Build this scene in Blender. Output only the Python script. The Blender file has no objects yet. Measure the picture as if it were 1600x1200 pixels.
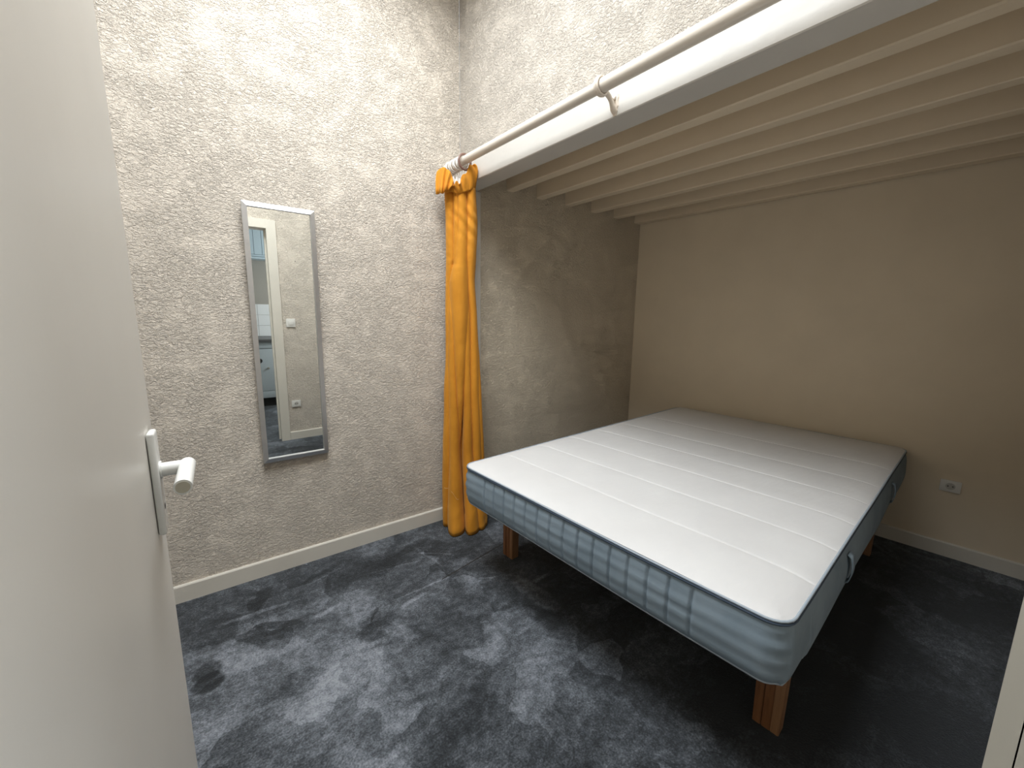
import bpy, bmesh, math, random
from mathutils import Vector, Matrix, noise
random.seed(7)
S = bpy.context.scene
COL = S.collection
R = math.radians
# ---------------------------------------------------------------- camera
cd = bpy.data.cameras.new('camera'); cam = bpy.data.objects.new('camera', cd); COL.objects.link(cam)
S.camera = cam
cd.sensor_width = 36; cd.lens = 633.457/1600*36; cd.clip_start = .01
yw, pt, rl = R(38.601), R(9.442), R(.814)
F = Vector((math.sin(yw)*math.cos(pt), math.cos(yw)*math.cos(pt), -math.sin(pt)))
r0 = Vector((math.cos(yw), -math.sin(yw), 0)); u0 = r0.cross(F)
rv = r0*math.cos(rl)+u0*math.sin(rl); uv = u0*math.cos(rl)-r0*math.sin(rl)
CP = Vector((-1.346, -2.205, 1.312))
cam.matrix_world = Matrix(((rv.x, uv.x, -F.x, CP.x), (rv.y, uv.y, -F.y, CP.y), (rv.z, uv.z, -F.z, CP.z), (0, 0, 0, 1)))
# ---------------------------------------------------------------- world, lights, exposure
S.view_settings.view_transform = 'Standard'; S.view_settings.look = 'None'
S.view_settings.exposure = 0.0; S.view_settings.gamma = 1.0; S.view_settings.use_curve_mapping = False
wd = bpy.data.worlds.new('overcast_sky'); S.world = wd; wd.use_nodes = True
bg = wd.node_tree.nodes['Background']; bg.inputs[0].default_value = (.86, .93, 1, 1); bg.inputs[1].default_value = 1.0
SKX0, SKX1, SKY0, SKY1, CZ = -1.48, -.46, -1.75, -.36, 3.12      # skylight opening
def area(name, loc, rot, sx, sy, power, col):
    l = bpy.data.lights.new(name, 'AREA'); l.shape = 'RECTANGLE'; l.size = sx; l.size_y = sy
    l.energy = power; l.color = col
    o = bpy.data.objects.new(name, l); COL.objects.link(o); o.location = loc; o.rotation_euler = rot
    return o
SKT = R(-12)                                       # pane tilt made up to aim the daylight at beam and alcove
area('skylight_daylight', ((SKX0+SKX1)/2, (SKY0+SKY1)/2, CZ+.20), (0, SKT, 0), 1.00, SKY1-SKY0-.06, 78, (.93, .97, 1))
area('kitchen_fill_light', (.55, -3.35, 1.55), (0, R(90), 0), 1.0, .85, 34, (.90, .96, 1))  # added fill from an unseen source, brightens the kitchen and the door leaf

# ---------------------------------------------------------------- materials
def lin(c): return tuple(((x/255)/12.92 if x/255 <= .04045 else ((x/255+.055)/1.055)**2.4) for x in c)+(1,)
def mat(name, col, rough=.6, metal=0, spec=.5):
    m = bpy.data.materials.new(name); m.use_nodes = True
    b = m.node_tree.nodes['Principled BSDF']
    b.inputs['Base Color'].default_value = col; b.inputs['Roughness'].default_value = rough
    b.inputs['Metallic'].default_value = metal; b.inputs['Specular IOR Level'].default_value = spec
    return m
def N(m, t, **kw):
    n = m.node_tree.nodes.new(t)
    for k, v in kw.items():
        if k.startswith('i_'): n.inputs[k[2:].replace('_', ' ')].default_value = v
        else: setattr(n, k, v)
    return n
def L(m, a, b): m.node_tree.links.new(a, b)
def bsdf(m): return m.node_tree.nodes['Principled BSDF']
def pos(m): return N(m, 'ShaderNodeNewGeometry').outputs['Position']
def noise_t(m, vec, scale, detail=4, rough=.55, dist=0):
    n = N(m, 'ShaderNodeTexNoise'); n.inputs['Scale'].default_value = scale; n.inputs['Detail'].default_value = detail
    n.inputs['Roughness'].default_value = rough; n.inputs['Distortion'].default_value = dist; L(m, vec, n.inputs['Vector']); return n.outputs['Fac']
def ramp(m, fac, stops):
    r = N(m, 'ShaderNodeValToRGB'); e = r.color_ramp.elements
    while len(e) < len(stops): e.new(.5)
    for x, (p, c) in zip(e, stops): x.position = p; x.color = c if len(c) == 4 else tuple(c)+(1,)
    L(m, fac, r.inputs['Fac']); return r.outputs['Color']
def math_n(m, op, a, b=None, clamp=False):
    n = N(m, 'ShaderNodeMath', operation=op); n.use_clamp = clamp
    for i, v in enumerate((a, b)):
        if v is None: continue
        if isinstance(v, (int, float)): n.inputs[i].default_value = v
        else: L(m, v, n.inputs[i])
    return n.outputs[0]
def mixc(m, fac, a, b):
    n = N(m, 'ShaderNodeMix', data_type='RGBA')
    for s, v in ((n.inputs[0], fac), (n.inputs[6], a), (n.inputs[7], b)):
        if isinstance(v, (int, float, tuple)): s.default_value = v
        else: L(m, v, s)
    return n.outputs[2]
def bump(m, h, dist, strength=1):
    b = N(m, 'ShaderNodeBump'); b.inputs['Distance'].default_value = dist; b.inputs['Strength'].default_value = strength
    L(m, h, b.inputs['Height']); L(m, b.outputs['Normal'], bsdf(m).inputs['Normal']); return b

CREAM = (.77, .695, .60)
def plaster(name, col, rough_amt=1.0):
    m = mat(name, col+(1,), .85, spec=.25); P = pos(m)
    tint = noise_t(m, P, 2.2, 3)
    c = ramp(m, tint, [(.3, tuple(x*.95 for x in col)), (.7, tuple(min(1, x*1.04) for x in col))]); L(m, c, bsdf(m).inputs['Base Color'])
    # roughcast: short, broken, mostly level ridges left by the trowel
    mp = N(m, 'ShaderNodeMapping'); mp.inputs['Scale'].default_value = (1, 1, 1.7); L(m, P, mp.inputs['Vector'])
    a = noise_t(m, mp.outputs[0], 66, 3.5, .55, .8)
    mr = N(m, 'ShaderNodeMapRange', interpolation_type='SMOOTHSTEP'); mr.inputs['From Min'].default_value = .44; mr.inputs['From Max'].default_value = .60; L(m, a, mr.inputs['Value'])
    ridge = math_n(m, 'SUBTRACT', 1, math_n(m, 'ABSOLUTE', math_n(m, 'MULTIPLY', math_n(m, 'SUBTRACT', noise_t(m, mp.outputs[0], 46, 4, .6, 1.2), .5), 9)), True)
    patch = ramp(m, noise_t(m, P, 9, 3, .6), [(.32, (.40,)*3), (.58, (1,)*3)])
    fine = noise_t(m, P, 120, 3, .6)
    h = math_n(m, 'ADD', math_n(m, 'MULTIPLY', math_n(m, 'SUBTRACT', math_n(m, 'ADD', mr.outputs['Result'], math_n(m, 'MULTIPLY', ridge, .5)), .72), patch), math_n(m, 'MULTIPLY', fine, .3))
    bump(m, h, .0048*rough_amt, 1.0)
    return m
M = {}
M['plaster'] = plaster('roughcast_paint', CREAM)
M['plaster_alcove'] = plaster('roughcast_paint_alcove', (.80, .70, .55), 1.1)
M['plaster_dimmed'] = plaster('roughcast_paint_dimmed', (.60, .548, .48), .9)  # roughcast colour darkened to offset the strong skylight on the upper wall
def paint(name, col, rough=.55, bumpy=.0006, scale=25, spec=.4):
    m = mat(name, col+(1,), rough, spec=spec); P = pos(m)
    c = ramp(m, noise_t(m, P, 3.0, 3), [(.3, tuple(x*.965 for x in col)), (.7, tuple(min(1, x*1.03) for x in col))]); L(m, c, bsdf(m).inputs['Base Color'])
    bump(m, noise_t(m, P, scale, 4), bumpy, 1); return m
M['smooth'] = paint('smooth_wall_paint', (.75, .65, .50), .7, .0015, 14)
M['joist'] = paint('joist_paint', (.75, .64, .485), .6, .002, 9)
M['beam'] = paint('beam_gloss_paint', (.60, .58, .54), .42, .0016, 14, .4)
M['trim'] = paint('trim_gloss_paint', (.70, .665, .59), .35, .0005, 30, .5)
M['door'] = paint('door_satin_paint', (.74, .71, .655), .40, .0004, 18, .4)
M['ceiling'] = paint('ceiling_paint', (.70, .66, .60), .8)
M['white_plastic'] = mat('white_plastic', (.78, .77, .73, 1), .3)
M['plastic_shadow'] = mat('socket_recess_shade', (.55, .54, .50, 1), .4)  # greyer copy of the white plastic, paints shade into the flat socket well
M['dark'] = mat('dark_hole', (.02, .02, .02, 1), .6)
M['steel'] = mat('brass_pin', (.6, .58, .52, 1), .3, 1)
M['handle_white'] = mat('white_lacquer', (.82, .82, .79, 1), .22)
M['cap'] = mat('lever_end_cap', (.50, .47, .38, 1), .4)
M['rod'] = mat('rod_enamel', (.72, .66, .58, 1), .3)
M['ring'] = mat('white_ring', (.80, .78, .73, 1), .35)
M['ring_brown'] = mat('mauve_brown_ring', (.20, .115, .09, 1), .4)
M['bracket'] = mat('bracket_plastic', (.72, .64, .55, 1), .4)
M['alu'] = mat('brushed_aluminium', (.66, .665, .67, 1), .48, 1)
_m = M['alu']; mp = N(_m, 'ShaderNodeMapping'); mp.inputs['Scale'].default_value = (60, 60, 3); L(_m, pos(_m), mp.inputs['Vector'])
bump(_m, noise_t(_m, mp.outputs[0], 12, 3), .0002, .5)
M['glass_mirror'] = mat('mirror_glass', (.86, .88, .86, 1), .01, 1)
M['glass'] = mat('skylight_glass', (.95, .98, 1, 1), .02)
bsdf(M['glass']).inputs['Transmission Weight'].default_value = 1
# curtain cotton
m = M['curtain'] = mat('ochre_cotton', (.62, .27, .035, 1), .8, spec=.2); P = pos(m)
L(m, ramp(m, noise_t(m, P, 6, 4), [(.3, (.56, .222, .018)), (.7, (.65, .275, .027))]), bsdf(m).inputs['Base Color'])
bsdf(m).inputs['Sheen Weight'].default_value = .25; bsdf(m).inputs['Sheen Tint'].default_value = (1, .7, .3, 1)
bump(m, noise_t(m, P, 500, 2), .0004, .6)
M['lining'] = mat('white_header_tape', (.78, .76, .72, 1), .8)
M['stitch'] = mat('pale_orange_thread', (.72, .42, .14, 1), .7)
# mattress
m = M['ticking'] = mat('white_ticking', (.80, .79, .775, 1), .85, spec=.2); P = pos(m)
L(m, ramp(m, noise_t(m, P, 2.5, 3), [(.3, (.665, .66, .655)), (.7, (.715, .715, .71))]), bsdf(m).inputs['Base Color'])
mp = N(m, 'ShaderNodeMapping'); mp.inputs['Scale'].default_value = (9, 30, 9); L(m, P, mp.inputs['Vector'])
bump(m, math_n(m, 'ADD', noise_t(m, mp.outputs[0], 1.6, 3), math_n(m, 'MULTIPLY', noise_t(m, P, 260, 2), .06)), .003, .5)
m = M['blue_side'] = mat('grey_blue_border_fabric', (.19, .235, .265, 1), .85, spec=.2); P = pos(m)
L(m, ramp(m, noise_t(m, P, 7, 4), [(.3, (.205, .265, .315)), (.7, (.27, .335, .39))]), bsdf(m).inputs['Base Color'])
mp = N(m, 'ShaderNodeMapping'); mp.inputs['Scale'].default_value = (8, 8, 26); L(m, P, mp.inputs['Vector'])
bump(m, noise_t(m, mp.outputs[0], 2, 4, .6, .5), .003, .2)
M['pipe_light'] = mat('light_blue_piping', (.36, .42, .48, 1), .7)
M['pipe_dark'] = mat('navy_seam', (.035, .055, .085, 1), .7)
M['under'] = mat('dark_underside_fabric', (.03, .03, .03, 1), .9)
# pine legs
def wood(name, a, b):
    m = mat(name, a+(1,), .5); P = pos(m)
    mp = N(m, 'ShaderNodeMapping'); mp.inputs['Scale'].default_value = (60, 60, 4); L(m, P, mp.inputs['Vector'])
    n = noise_t(m, mp.outputs[0], 2.2, 5, .6, .6)
    L(m, ramp(m, n, [(.3, a), (.7, b)]), bsdf(m).inputs['Base Color']); bump(m, n, .0006, .5); return m
M['leg'] = wood('stained_beech', (.17, .068, .024), (.245, .105, .041))
M['leg2'] = wood('stained_beech_light', (.26, .13, .058), (.34, .18, .088))
# velvet carpet with brushed pile
m = M['carpet'] = mat('blue_grey_velvet_carpet', (.05, .06, .07, 1), .95, spec=.1); P = pos(m)
wrp = N(m, 'ShaderNodeTexNoise'); wrp.inputs['Scale'].default_value = 4; wrp.inputs['Detail'].default_value = 5; L(m, P, wrp.inputs['Vector'])
va = N(m, 'ShaderNodeVectorMath', operation='MULTIPLY_ADD'); L(m, wrp.outputs['Color'], va.inputs[0]); va.inputs[1].default_value = (.3, .3, 0); L(m, P, va.inputs[2])
PW = va.outputs[0]
big = noise_t(m, PW, 3.1, 6, .62, .5)
streakmap = N(m, 'ShaderNodeMapping'); streakmap.inputs['Rotation'].default_value = (0, 0, R(-14)); streakmap.inputs['Scale'].default_value = (1.5, 9, 1); L(m, PW, streakmap.inputs['Vector'])
streak = noise_t(m, streakmap.outputs[0], 2.2, 4, .55)
fine = noise_t(m, P, 150, 4, .75)
mid = noise_t(m, P, 34, 5, .75)
vor = N(m, 'ShaderNodeTexVoronoi'); vor.inputs['Scale'].default_value = 5.5; L(m, PW, vor.inputs['Vector'])
vs = N(m, 'ShaderNodeSeparateColor'); L(m, vor.outputs['Color'], vs.inputs[0])
def blob(cx, cy, rx, ry, soft, ang=0):
    mp = N(m, 'ShaderNodeMapping', vector_type='TEXTURE'); mp.inputs['Location'].default_value = (cx+.15, cy+.15, 0); mp.inputs['Rotation'].default_value = (0, 0, R(ang)); mp.inputs['Scale'].default_value = (rx, ry, 1e6)
    L(m, PW, mp.inputs['Vector']); ln = N(m, 'ShaderNodeVectorMath', operation='LENGTH'); L(m, mp.outputs[0], ln.inputs[0])
    mr = N(m, 'ShaderNodeMapRange', interpolation_type='SMOOTHSTEP'); mr.inputs['From Min'].default_value = 1+soft; mr.inputs['From Max'].default_value = 1-soft
    L(m, ln.outputs['Value'], mr.inputs['Value']); return mr.outputs['Result']
v = math_n(m, 'ADD', math_n(m, 'MULTIPLY', math_n(m, 'SUBTRACT', big, .5), 1.35), math_n(m, 'MULTIPLY', math_n(m, 'SUBTRACT', streak, .5), .55))
v = math_n(m, 'ADD', v, math_n(m, 'MULTIPLY', math_n(m, 'SUBTRACT', vs.outputs[0], .5), .34))
v = math_n(m, 'ADD', v, .46)
# pile brushed light (+) and dark (-) where feet and furniture have been; the last blob paints shade under the bed
for cx, cy, rx, ry, soft, ang, amt in [
    (-1.12, -.62, .42, .26, .35, 8, .30), (-.90, -1.0, .35, .25, .4, 0, .26), (-.66, -.72, .16, .10, .3, 20, .18), (-.30, -.66, .09, .20, .35, 5, .30),
    (-.38, -1.05, .10, .30, .5, -8, .22), (-.55, -1.5, .25, .22, .5, 0, .12),
    (-1.05, -.18, .55, .12, .3, -4, -.22), (-1.16, -.42, .17, .045, .25, 12, -.30), (-.80, -.62, .10, .07, .3, 0, -.28),
    (-1.16, -.74, .10, .05, .3, 0, -.26), (-.60, -.85, .12, .20, .3, 15, -.26), (-1.3, -1.05, .14, .18, .4, 0, -.30),
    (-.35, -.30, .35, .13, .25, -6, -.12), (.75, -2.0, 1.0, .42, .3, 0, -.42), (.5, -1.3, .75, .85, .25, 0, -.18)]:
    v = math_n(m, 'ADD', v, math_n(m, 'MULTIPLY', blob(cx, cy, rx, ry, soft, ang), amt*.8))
# single strokes of the vacuum head, foot marks
w2 = N(m, 'ShaderNodeVectorMath', operation='MULTIPLY_ADD'); L(m, wrp.outputs['Color'], w2.inputs[0]); w2.inputs[1].default_value = (.05, .05, 0); L(m, P, w2.inputs[2])
PW = w2.outputs[0]
for cx, cy, rx, ry, ang, amt in [(-1.214, -0.254, 0.163, 0.012, 174.7, 0.3), (-0.988, -0.427, 0.077, 0.014, -173.7, 0.34), (-0.625, -0.599, 0.061, 0.016, -171.9, 0.32), (-0.382, -0.317, 0.105, 0.008, -37.3, 0.26), (-0.599, -0.303, 0.164, 0.007, 166.6, 0.24), (-0.57, -0.549, 0.125, 0.007, 176.8, 0.26), (-0.911, -0.163, 0.078, 0.008, 12.2, 0.2), (-0.425, -0.297, 0.153, 0.008, -81.7, 0.2), (-1.149, -0.386, 0.089, 0.022, -30.6, -0.34), (-0.865, -0.697, 0.05, 0.03, -18.1, -0.25), (-1.402, -0.547, 0.045, 0.045, -91.9, -0.6), (-1.404, -0.487, 0.045, 0.045, -162.6, -0.35), (-0.15, -0.913, 0.177, 0.05, -87.9, 0.3), (-0.513, -0.344, 0.154, 0.05, 169.9, 0.12), (-0.21, -1.075, 0.06, 0.06, -65.6, -0.25)]:
    v = math_n(m, 'ADD', v, math_n(m, 'MULTIPLY', blob(cx-.125, cy-.125, rx, ry, .22 if ry > .02 else .5, ang), amt))
v = math_n(m, 'ADD', v, math_n(m, 'MULTIPLY', math_n(m, 'SUBTRACT', fine, .5), 1.5))
v = math_n(m, 'ADD', v, math_n(m, 'MULTIPLY', math_n(m, 'SUBTRACT', mid, .5), 1.25))
v = math_n(m, 'MULTIPLY', v, .84)
c = ramp(m, v, [(.02, (.016, .019, .022)), (.30, (.042, .048, .055)), (.52, (.098, .110, .126)), (.80, (.225, .246, .28)), (1.0, (.34, .365, .405))])
L(m, c, bsdf(m).inputs['Base Color'])
bsdf(m).inputs['Sheen Weight'].default_value = .15
bump(m, math_n(m, 'ADD', fine, math_n(m, 'MULTIPLY', v, .8)), .003, .8)
# kitchen
M['kitchen_wall'] = paint('kitchen_grey_paint', (.36, .34, .30), .8)
M['tile'] = mat('white_glazed_tile', (.78, .80, .80, 1), .15)
M['grout'] = mat('grout', (.5, .5, .48, 1), .9)
M['kitchen_unit'] = paint('pale_blue_grey_laminate', (.40, .45, .47), .4)
M['blue_white'] = paint('blue_white_cabinet_paint', (.50, .62, .69), .35)
M['worktop'] = mat('dark_worktop', (.10, .10, .10, 1), .4)

# ---------------------------------------------------------------- helpers
def link(name, me, m, parent=None, smooth=False, kind=None, label=None, cat=None, group=None):
    o = bpy.data.objects.new(name, me); COL.objects.link(o)
    if m: me.materials.append(M[m] if isinstance(m, str) else m)
    if smooth:
        for p in me.polygons: p.use_smooth = True
    if parent: o.parent = parent
    tag(o, kind, label, cat, group); return o
def tag(o, kind=None, label=None, cat=None, group=None):
    for k, v in (('kind', kind), ('label', label), ('category', cat), ('group', group)):
        if v: o[k] = v
def empty(name, loc=(0, 0, 0), rz=0, **kw):
    o = bpy.data.objects.new(name, None); COL.objects.link(o); o.location = loc; o.rotation_euler = (0, 0, rz); o.empty_display_size = .05
    tag(o, **kw); return o
def me_from(verts, faces, name='m'):
    me = bpy.data.meshes.new(name); me.from_pydata([tuple(v) for v in verts], [], faces); me.update(); return me
def bm_box(bm, a, b, mtx=None):
    (x0, y0, z0), (x1, y1, z1) = a, b
    vs = [bm.verts.new((mtx @ Vector(p)) if mtx else p) for p in ((x0, y0, z0), (x1, y0, z0), (x1, y1, z0), (x0, y1, z0), (x0, y0, z1), (x1, y0, z1), (x1, y1, z1), (x0, y1, z1))]
    for f in ((3, 2, 1, 0), (4, 5, 6, 7), (0, 1, 5, 4), (1, 2, 6, 5), (2, 3, 7, 6), (3, 0, 4, 7)): bm.faces.new([vs[i] for i in f])
def box(name, a, b, m, parent=None, bev=0, seg=2, mtx=None, **kw):
    bm = bmesh.new(); bm_box(bm, a, b, mtx)
    if bev: bmesh.ops.bevel(bm, geom=bm.edges[:], offset=bev, segments=seg, affect='EDGES', profile=.6)
    me = bpy.data.meshes.new(name); bm.to_mesh(me); bm.free()
    o = link(name, me, m, parent, **kw)
    if bev and seg > 1:
        for p in me.polygons: p.use_smooth = True
        try: me.set_sharp_from_angle(angle=R(40))
        except Exception: pass
    return o
def boxes(name, lst, m, parent=None, **kw):
    bm = bmesh.new()
    for a, b in lst: bm_box(bm, a, b)
    me = bpy.data.meshes.new(name); bm.to_mesh(me); bm.free(); return link(name, me, m, parent, **kw)
def tube_data(path, rad, n=12, closed=False, cap=True):
    pts = [Vector(p) for p in path]; V = []; Fc = []; k = len(pts)
    rads = rad if isinstance(rad, (list, tuple)) else [rad]*k
    up = None
    for i, p in enumerate(pts):
        t = (pts[(i+1) % k]-pts[i-1]) if closed else (pts[min(i+1, k-1)]-pts[max(i-1, 0)])
        t.normalize()
        if up is None: up = Vector((0, 0, 1)) if abs(t.z) < .9 else Vector((1, 0, 0))
        s = t.cross(up).normalized(); u = s.cross(t).normalized(); up = u
        for j in range(n):
            a = 2*math.pi*j/n; V.append(p+(s*math.cos(a)+u*math.sin(a))*rads[i])
    for i in range(k if closed else k-1):
        for j in range(n):
            a = i*n+j; b = i*n+(j+1) % n; c = ((i+1) % k)*n+(j+1) % n; d = ((i+1) % k)*n+j; Fc.append((a, b, c, d))
    if cap and not closed: Fc.append(tuple(range(n))[::-1]); Fc.append(tuple((k-1)*n+j for j in range(n)))
    return V, Fc
def tube(name, path, rad, m, parent=None, n=12, closed=False, **kw):
    V, Fc = tube_data(path, rad, n, closed)
    me = me_from(V, Fc, name); o = link(name, me, m, parent, smooth=True, **kw)
    try: me.set_sharp_from_angle(angle=R(50))
    except Exception: pass
    return o
def arc(c, r, a0, a1, n, ax=0, ay=2):
    out = []
    for i in range(n+1):
        a = a0+(a1-a0)*i/n; p = list(c); p[ax] += r*math.cos(a); p[ay] += r*math.sin(a); out.append(tuple(p))
    return out

# ---------------------------------------------------------------- room shell
MA = R(-1.507)                                   # the mirror wall is not quite square to the beam
def wx(x): return math.tan(MA)*x                 # y of the mirror wall face at x<0
WA = R(3.128); D = 1.811
def bx(y): return D-math.tan(WA)*y               # x of the alcove back wall at y
def nyf(x): return -2.252-.06*max(0, x+.757)     # the door wall runs slightly out of square
NY = -2.25                                       # face of the wall with the doorway
DX0, DX1, DH = -1.462, -.810, 2.02                # doorway
XL = -2.30; KY = -4.42
def prism(name, poly, z0, z1, m, **kw):
    n = len(poly); V = [(x, y, z0) for x, y in poly]+[(x, y, z1) for x, y in poly]
    Fc = [tuple(range(n))[::-1], tuple(range(n, 2*n))]+[(i, (i+1) % n, n+(i+1) % n, n+i) for i in range(n)]
    me = me_from(V, Fc, name); o = link(name, me, m, **kw)
    bm = bmesh.new(); bm.from_mesh(me); bmesh.ops.recalc_face_normals(bm, faces=bm.faces[:]); bm.to_mesh(me); bm.free(); return o
ST = dict(kind='structure')
# floor, with the carpet seam (two lengths butted together)
sA, sB = (-.455, -.545), (.05, -.46)
floor = box('floor', (XL-.1, KY-.1, -.08), (D+.35, .15, 0), 'carpet', **ST)
sd = (Vector(sB)-Vector(sA)).normalized(); sn = Vector((-sd.y, sd.x))*.0035
me_s = me_from([(*(Vector(sA)-sn), .0006), (*(Vector(sB)-sn), .0006), (*(Vector(sB)+sn), .0006), (*(Vector(sA)+sn), .0006)], [(0, 1, 2, 3)])
link('carpet_seam', me_s, 'dark', floor)
prism('wall_far', [(XL-.1, wx(XL-.1)), (0, 0), (0, .12), (XL-.1, .2)], 0, CZ+.02, 'plaster', **ST)
prism('wall_alcove', [(0, 0), (bx(0)+.02, 0), (bx(0)+.02, .12), (0, .12)], 0, 2.24, 'plaster_alcove', **ST)
prism('wall_right', [(bx(.12), .12), (bx(NY-.2), NY-.2), (bx(NY-.2)+.12, NY-.2), (bx(.12)+.12, .12)], 0, 2.24, 'smooth', **ST)
prism('wall_upper', [(.001, 0), (.001, NY-.12), (.12, NY-.12), (.12, 0)], 2.197, CZ+.02, 'plaster_dimmed', **ST)
prism('wall_left', [(XL, wx(XL)), (XL, NY), (XL-.1, NY), (XL-.1, wx(XL))], 0, CZ+.02, 'plaster', **ST)
boxes('wall_near', [((XL-.1, NY-.12, 0), (DX0, NY, CZ+.02)), ((DX0, NY-.12, DH), (DX1, NY, CZ+.02))], 'plaster', **ST)
prism('wall_near_alcove', [(DX1, NY-.12), (DX1, NY-.002), (-.757, nyf(-.757)), (2.05, nyf(2.05)), (2.05, NY-.30), (.2, NY-.2)], 0, CZ+.02, 'plaster', **ST)
boxes('ceiling', [((XL-.1, NY-.12, CZ), (SKX0, .02, CZ+.1)), ((SKX1, NY-.2, CZ), (.12, .02, CZ+.1)), ((SKX0, NY-.12, CZ), (SKX1, SKY0, CZ+.1)), ((SKX0, SKY1, CZ), (SKX1, .02, CZ+.1))], 'ceiling', **ST)
# loft floor above the alcove with its joists
loft = prism('ceiling_alcove', [(.12, 0), (bx(0)+.02, 0), (bx(NY-.18)+.02, NY-.18), (.12, NY-.18)], 2.205, 2.24, 'joist', **ST)
for i, (x0, x1) in enumerate([(.345, .410), (.605, .668), (.882, .945), (1.165, 1.228), (1.440, 1.503), (1.725, 1.80)]):
    bm = bmesh.new(); n = 24; rnd = random.Random(i)
    prof = [(x0, 2.206), (x0, 2.116), (x0+.004, 2.111), (x1-.006, 2.111), (x1, 2.117), (x1, 2.206)]
    rows = []
    for k in range(n+1):
        y = -(2.36)*k/n; sk = (.0+math.tan(WA)*-y)*max(0, (x0-.9))/1.0 if i >= 3 else 0
        rows.append([bm.verts.new((x+sk+.0025*noise.noise(Vector((y*3, i*7, j))), y, z+(.002*noise.noise(Vector((y*2.2, i*3, j+9))) if z < 2.2 else 0))) for j, (x, z) in enumerate(prof)])
    for k in range(n):
        for j in range(5): bm.faces.new((rows[k][j], rows[k][j+1], rows[k+1][j+1], rows[k+1][j]))
    bm.faces.new(rows[0]); bm.faces.new(rows[-1][::-1]); bmesh.ops.recalc_face_normals(bm, faces=bm.faces[:])
    me = bpy.data.meshes.new('joist'); bm.to_mesh(me); bm.free(); link('joist', me, 'joist', loft)
# edge beam and the strip running down the wall
def slab_rough(name, a, b, m, axis, n=40, amp=.0015, **kw):
    o = box(name, a, b, m, bev=.0035, seg=1, **kw); return o
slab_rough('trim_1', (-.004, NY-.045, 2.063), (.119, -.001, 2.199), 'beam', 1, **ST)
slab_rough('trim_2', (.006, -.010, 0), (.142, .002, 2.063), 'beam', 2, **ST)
# skirting boards
def skirt(name, p0, p1, nrm, h=.083, t=.013):
    p0, p1, nn = Vector(p0), Vector(p1), Vector(nrm).normalized(); prof = [(0, 0), (t, 0), (t, h-.006), (t-.003, h-.001), (t-.006, h), (0, h)]
    V = [];
    for p in (p0, p1):
        for d, z in prof: V.append((p.x+nn.x*d, p.y+nn.y*d, z))
    k = len(prof); Fc = [(j, (j+1) % k, k+(j+1) % k, k+j) for j in range(k)]+[tuple(range(k)), tuple(range(k, 2*k))[::-1]]
    me = me_from(V, Fc, name); bm = bmesh.new(); bm.from_mesh(me); bmesh.ops.recalc_face_normals(bm, faces=bm.faces[:]); bm.to_mesh(me); bm.free()
    return link(name, me, 'trim', **ST)
skirt('baseboard_far', (XL, wx(XL)-.0005), (.005, -.0005), (-math.sin(-MA), -1))
skirt('baseboard_alcove', (.143, 0), (bx(0), 0), (0, -1))
skirt('baseboard_right', (bx(0), 0), (bx(NY-.16), NY-.16), (-1, -math.tan(WA)))
skirt('baseboard_near', (DX1+.067, nyf(DX1+.067)), (bx(NY-.16), nyf(bx(NY-.16))), (.06, 1), h=.08)
skirt('baseboard_left', (XL, NY), (XL, wx(XL)), (1, 0))
# skylight: shaft, frame and pane
win = empty('window_1', ((SKX0+SKX1)/2, (SKY0+SKY1)/2, CZ+.1), **ST)
def ch(o, par): o.parent = par; o.matrix_parent_inverse = Matrix.Translation(par.location).inverted() if par.type == 'EMPTY' and par.rotation_euler.z == 0 else par.matrix_world.inverted(); return o
def rise(x): return CZ+.12+(x-SKX0)*math.tan(-SKT)
def shaft_side(y0, y1):
    return [(SKX0, y0, CZ+.1), (SKX1, y0, CZ+.1), (SKX1, y1, CZ+.1), (SKX0, y1, CZ+.1), (SKX0, y0, rise(SKX0)+.05), (SKX1, y0, rise(SKX1)+.05), (SKX1, y1, rise(SKX1)+.05), (SKX0, y1, rise(SKX0)+.05)]
BF = [(3, 2, 1, 0), (4, 5, 6, 7), (0, 1, 5, 4), (1, 2, 6, 5), (2, 3, 7, 6), (3, 0, 4, 7)]
for y0, y1 in ((SKY0-.03, SKY0), (SKY1, SKY1+.03)): ch(link('shaft_side', me_from(shaft_side(y0, y1), BF), 'ceiling'), win)
ch(box('shaft_side', (SKX0-.03, SKY0-.03, CZ+.1), (SKX0, SKY1+.03, rise(SKX0)+.05), 'ceiling'), win)
ch(box('shaft_side', (SKX1, SKY0-.03, CZ+.1), (SKX1+.03, SKY1+.03, rise(SKX1)+.05), 'ceiling'), win)
TM = Matrix.Translation(((SKX0+SKX1)/2, (SKY0+SKY1)/2, rise((SKX0+SKX1)/2)+.07)) @ Matrix.Rotation(SKT, 4, 'Y')
hw, hl = (SKX1-SKX0)/2/math.cos(SKT)+.03, (SKY1-SKY0)/2+.03
for a_, b_ in (((-hw, -hl, 0), (-hw+.06, hl, .04)), ((hw-.06, -hl, 0), (hw, hl, .04)), ((-hw+.06, -hl, 0), (hw-.06, -hl+.06, .04)), ((-hw+.06, hl-.06, 0), (hw-.06, hl, .04))): ch(box('window_frame', a_, b_, 'trim', mtx=TM), win)
ch(box('pane', (-hw+.06, -hl+.06, .015), (hw-.06, hl-.06, .021), 'glass', mtx=TM), win)
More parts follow.
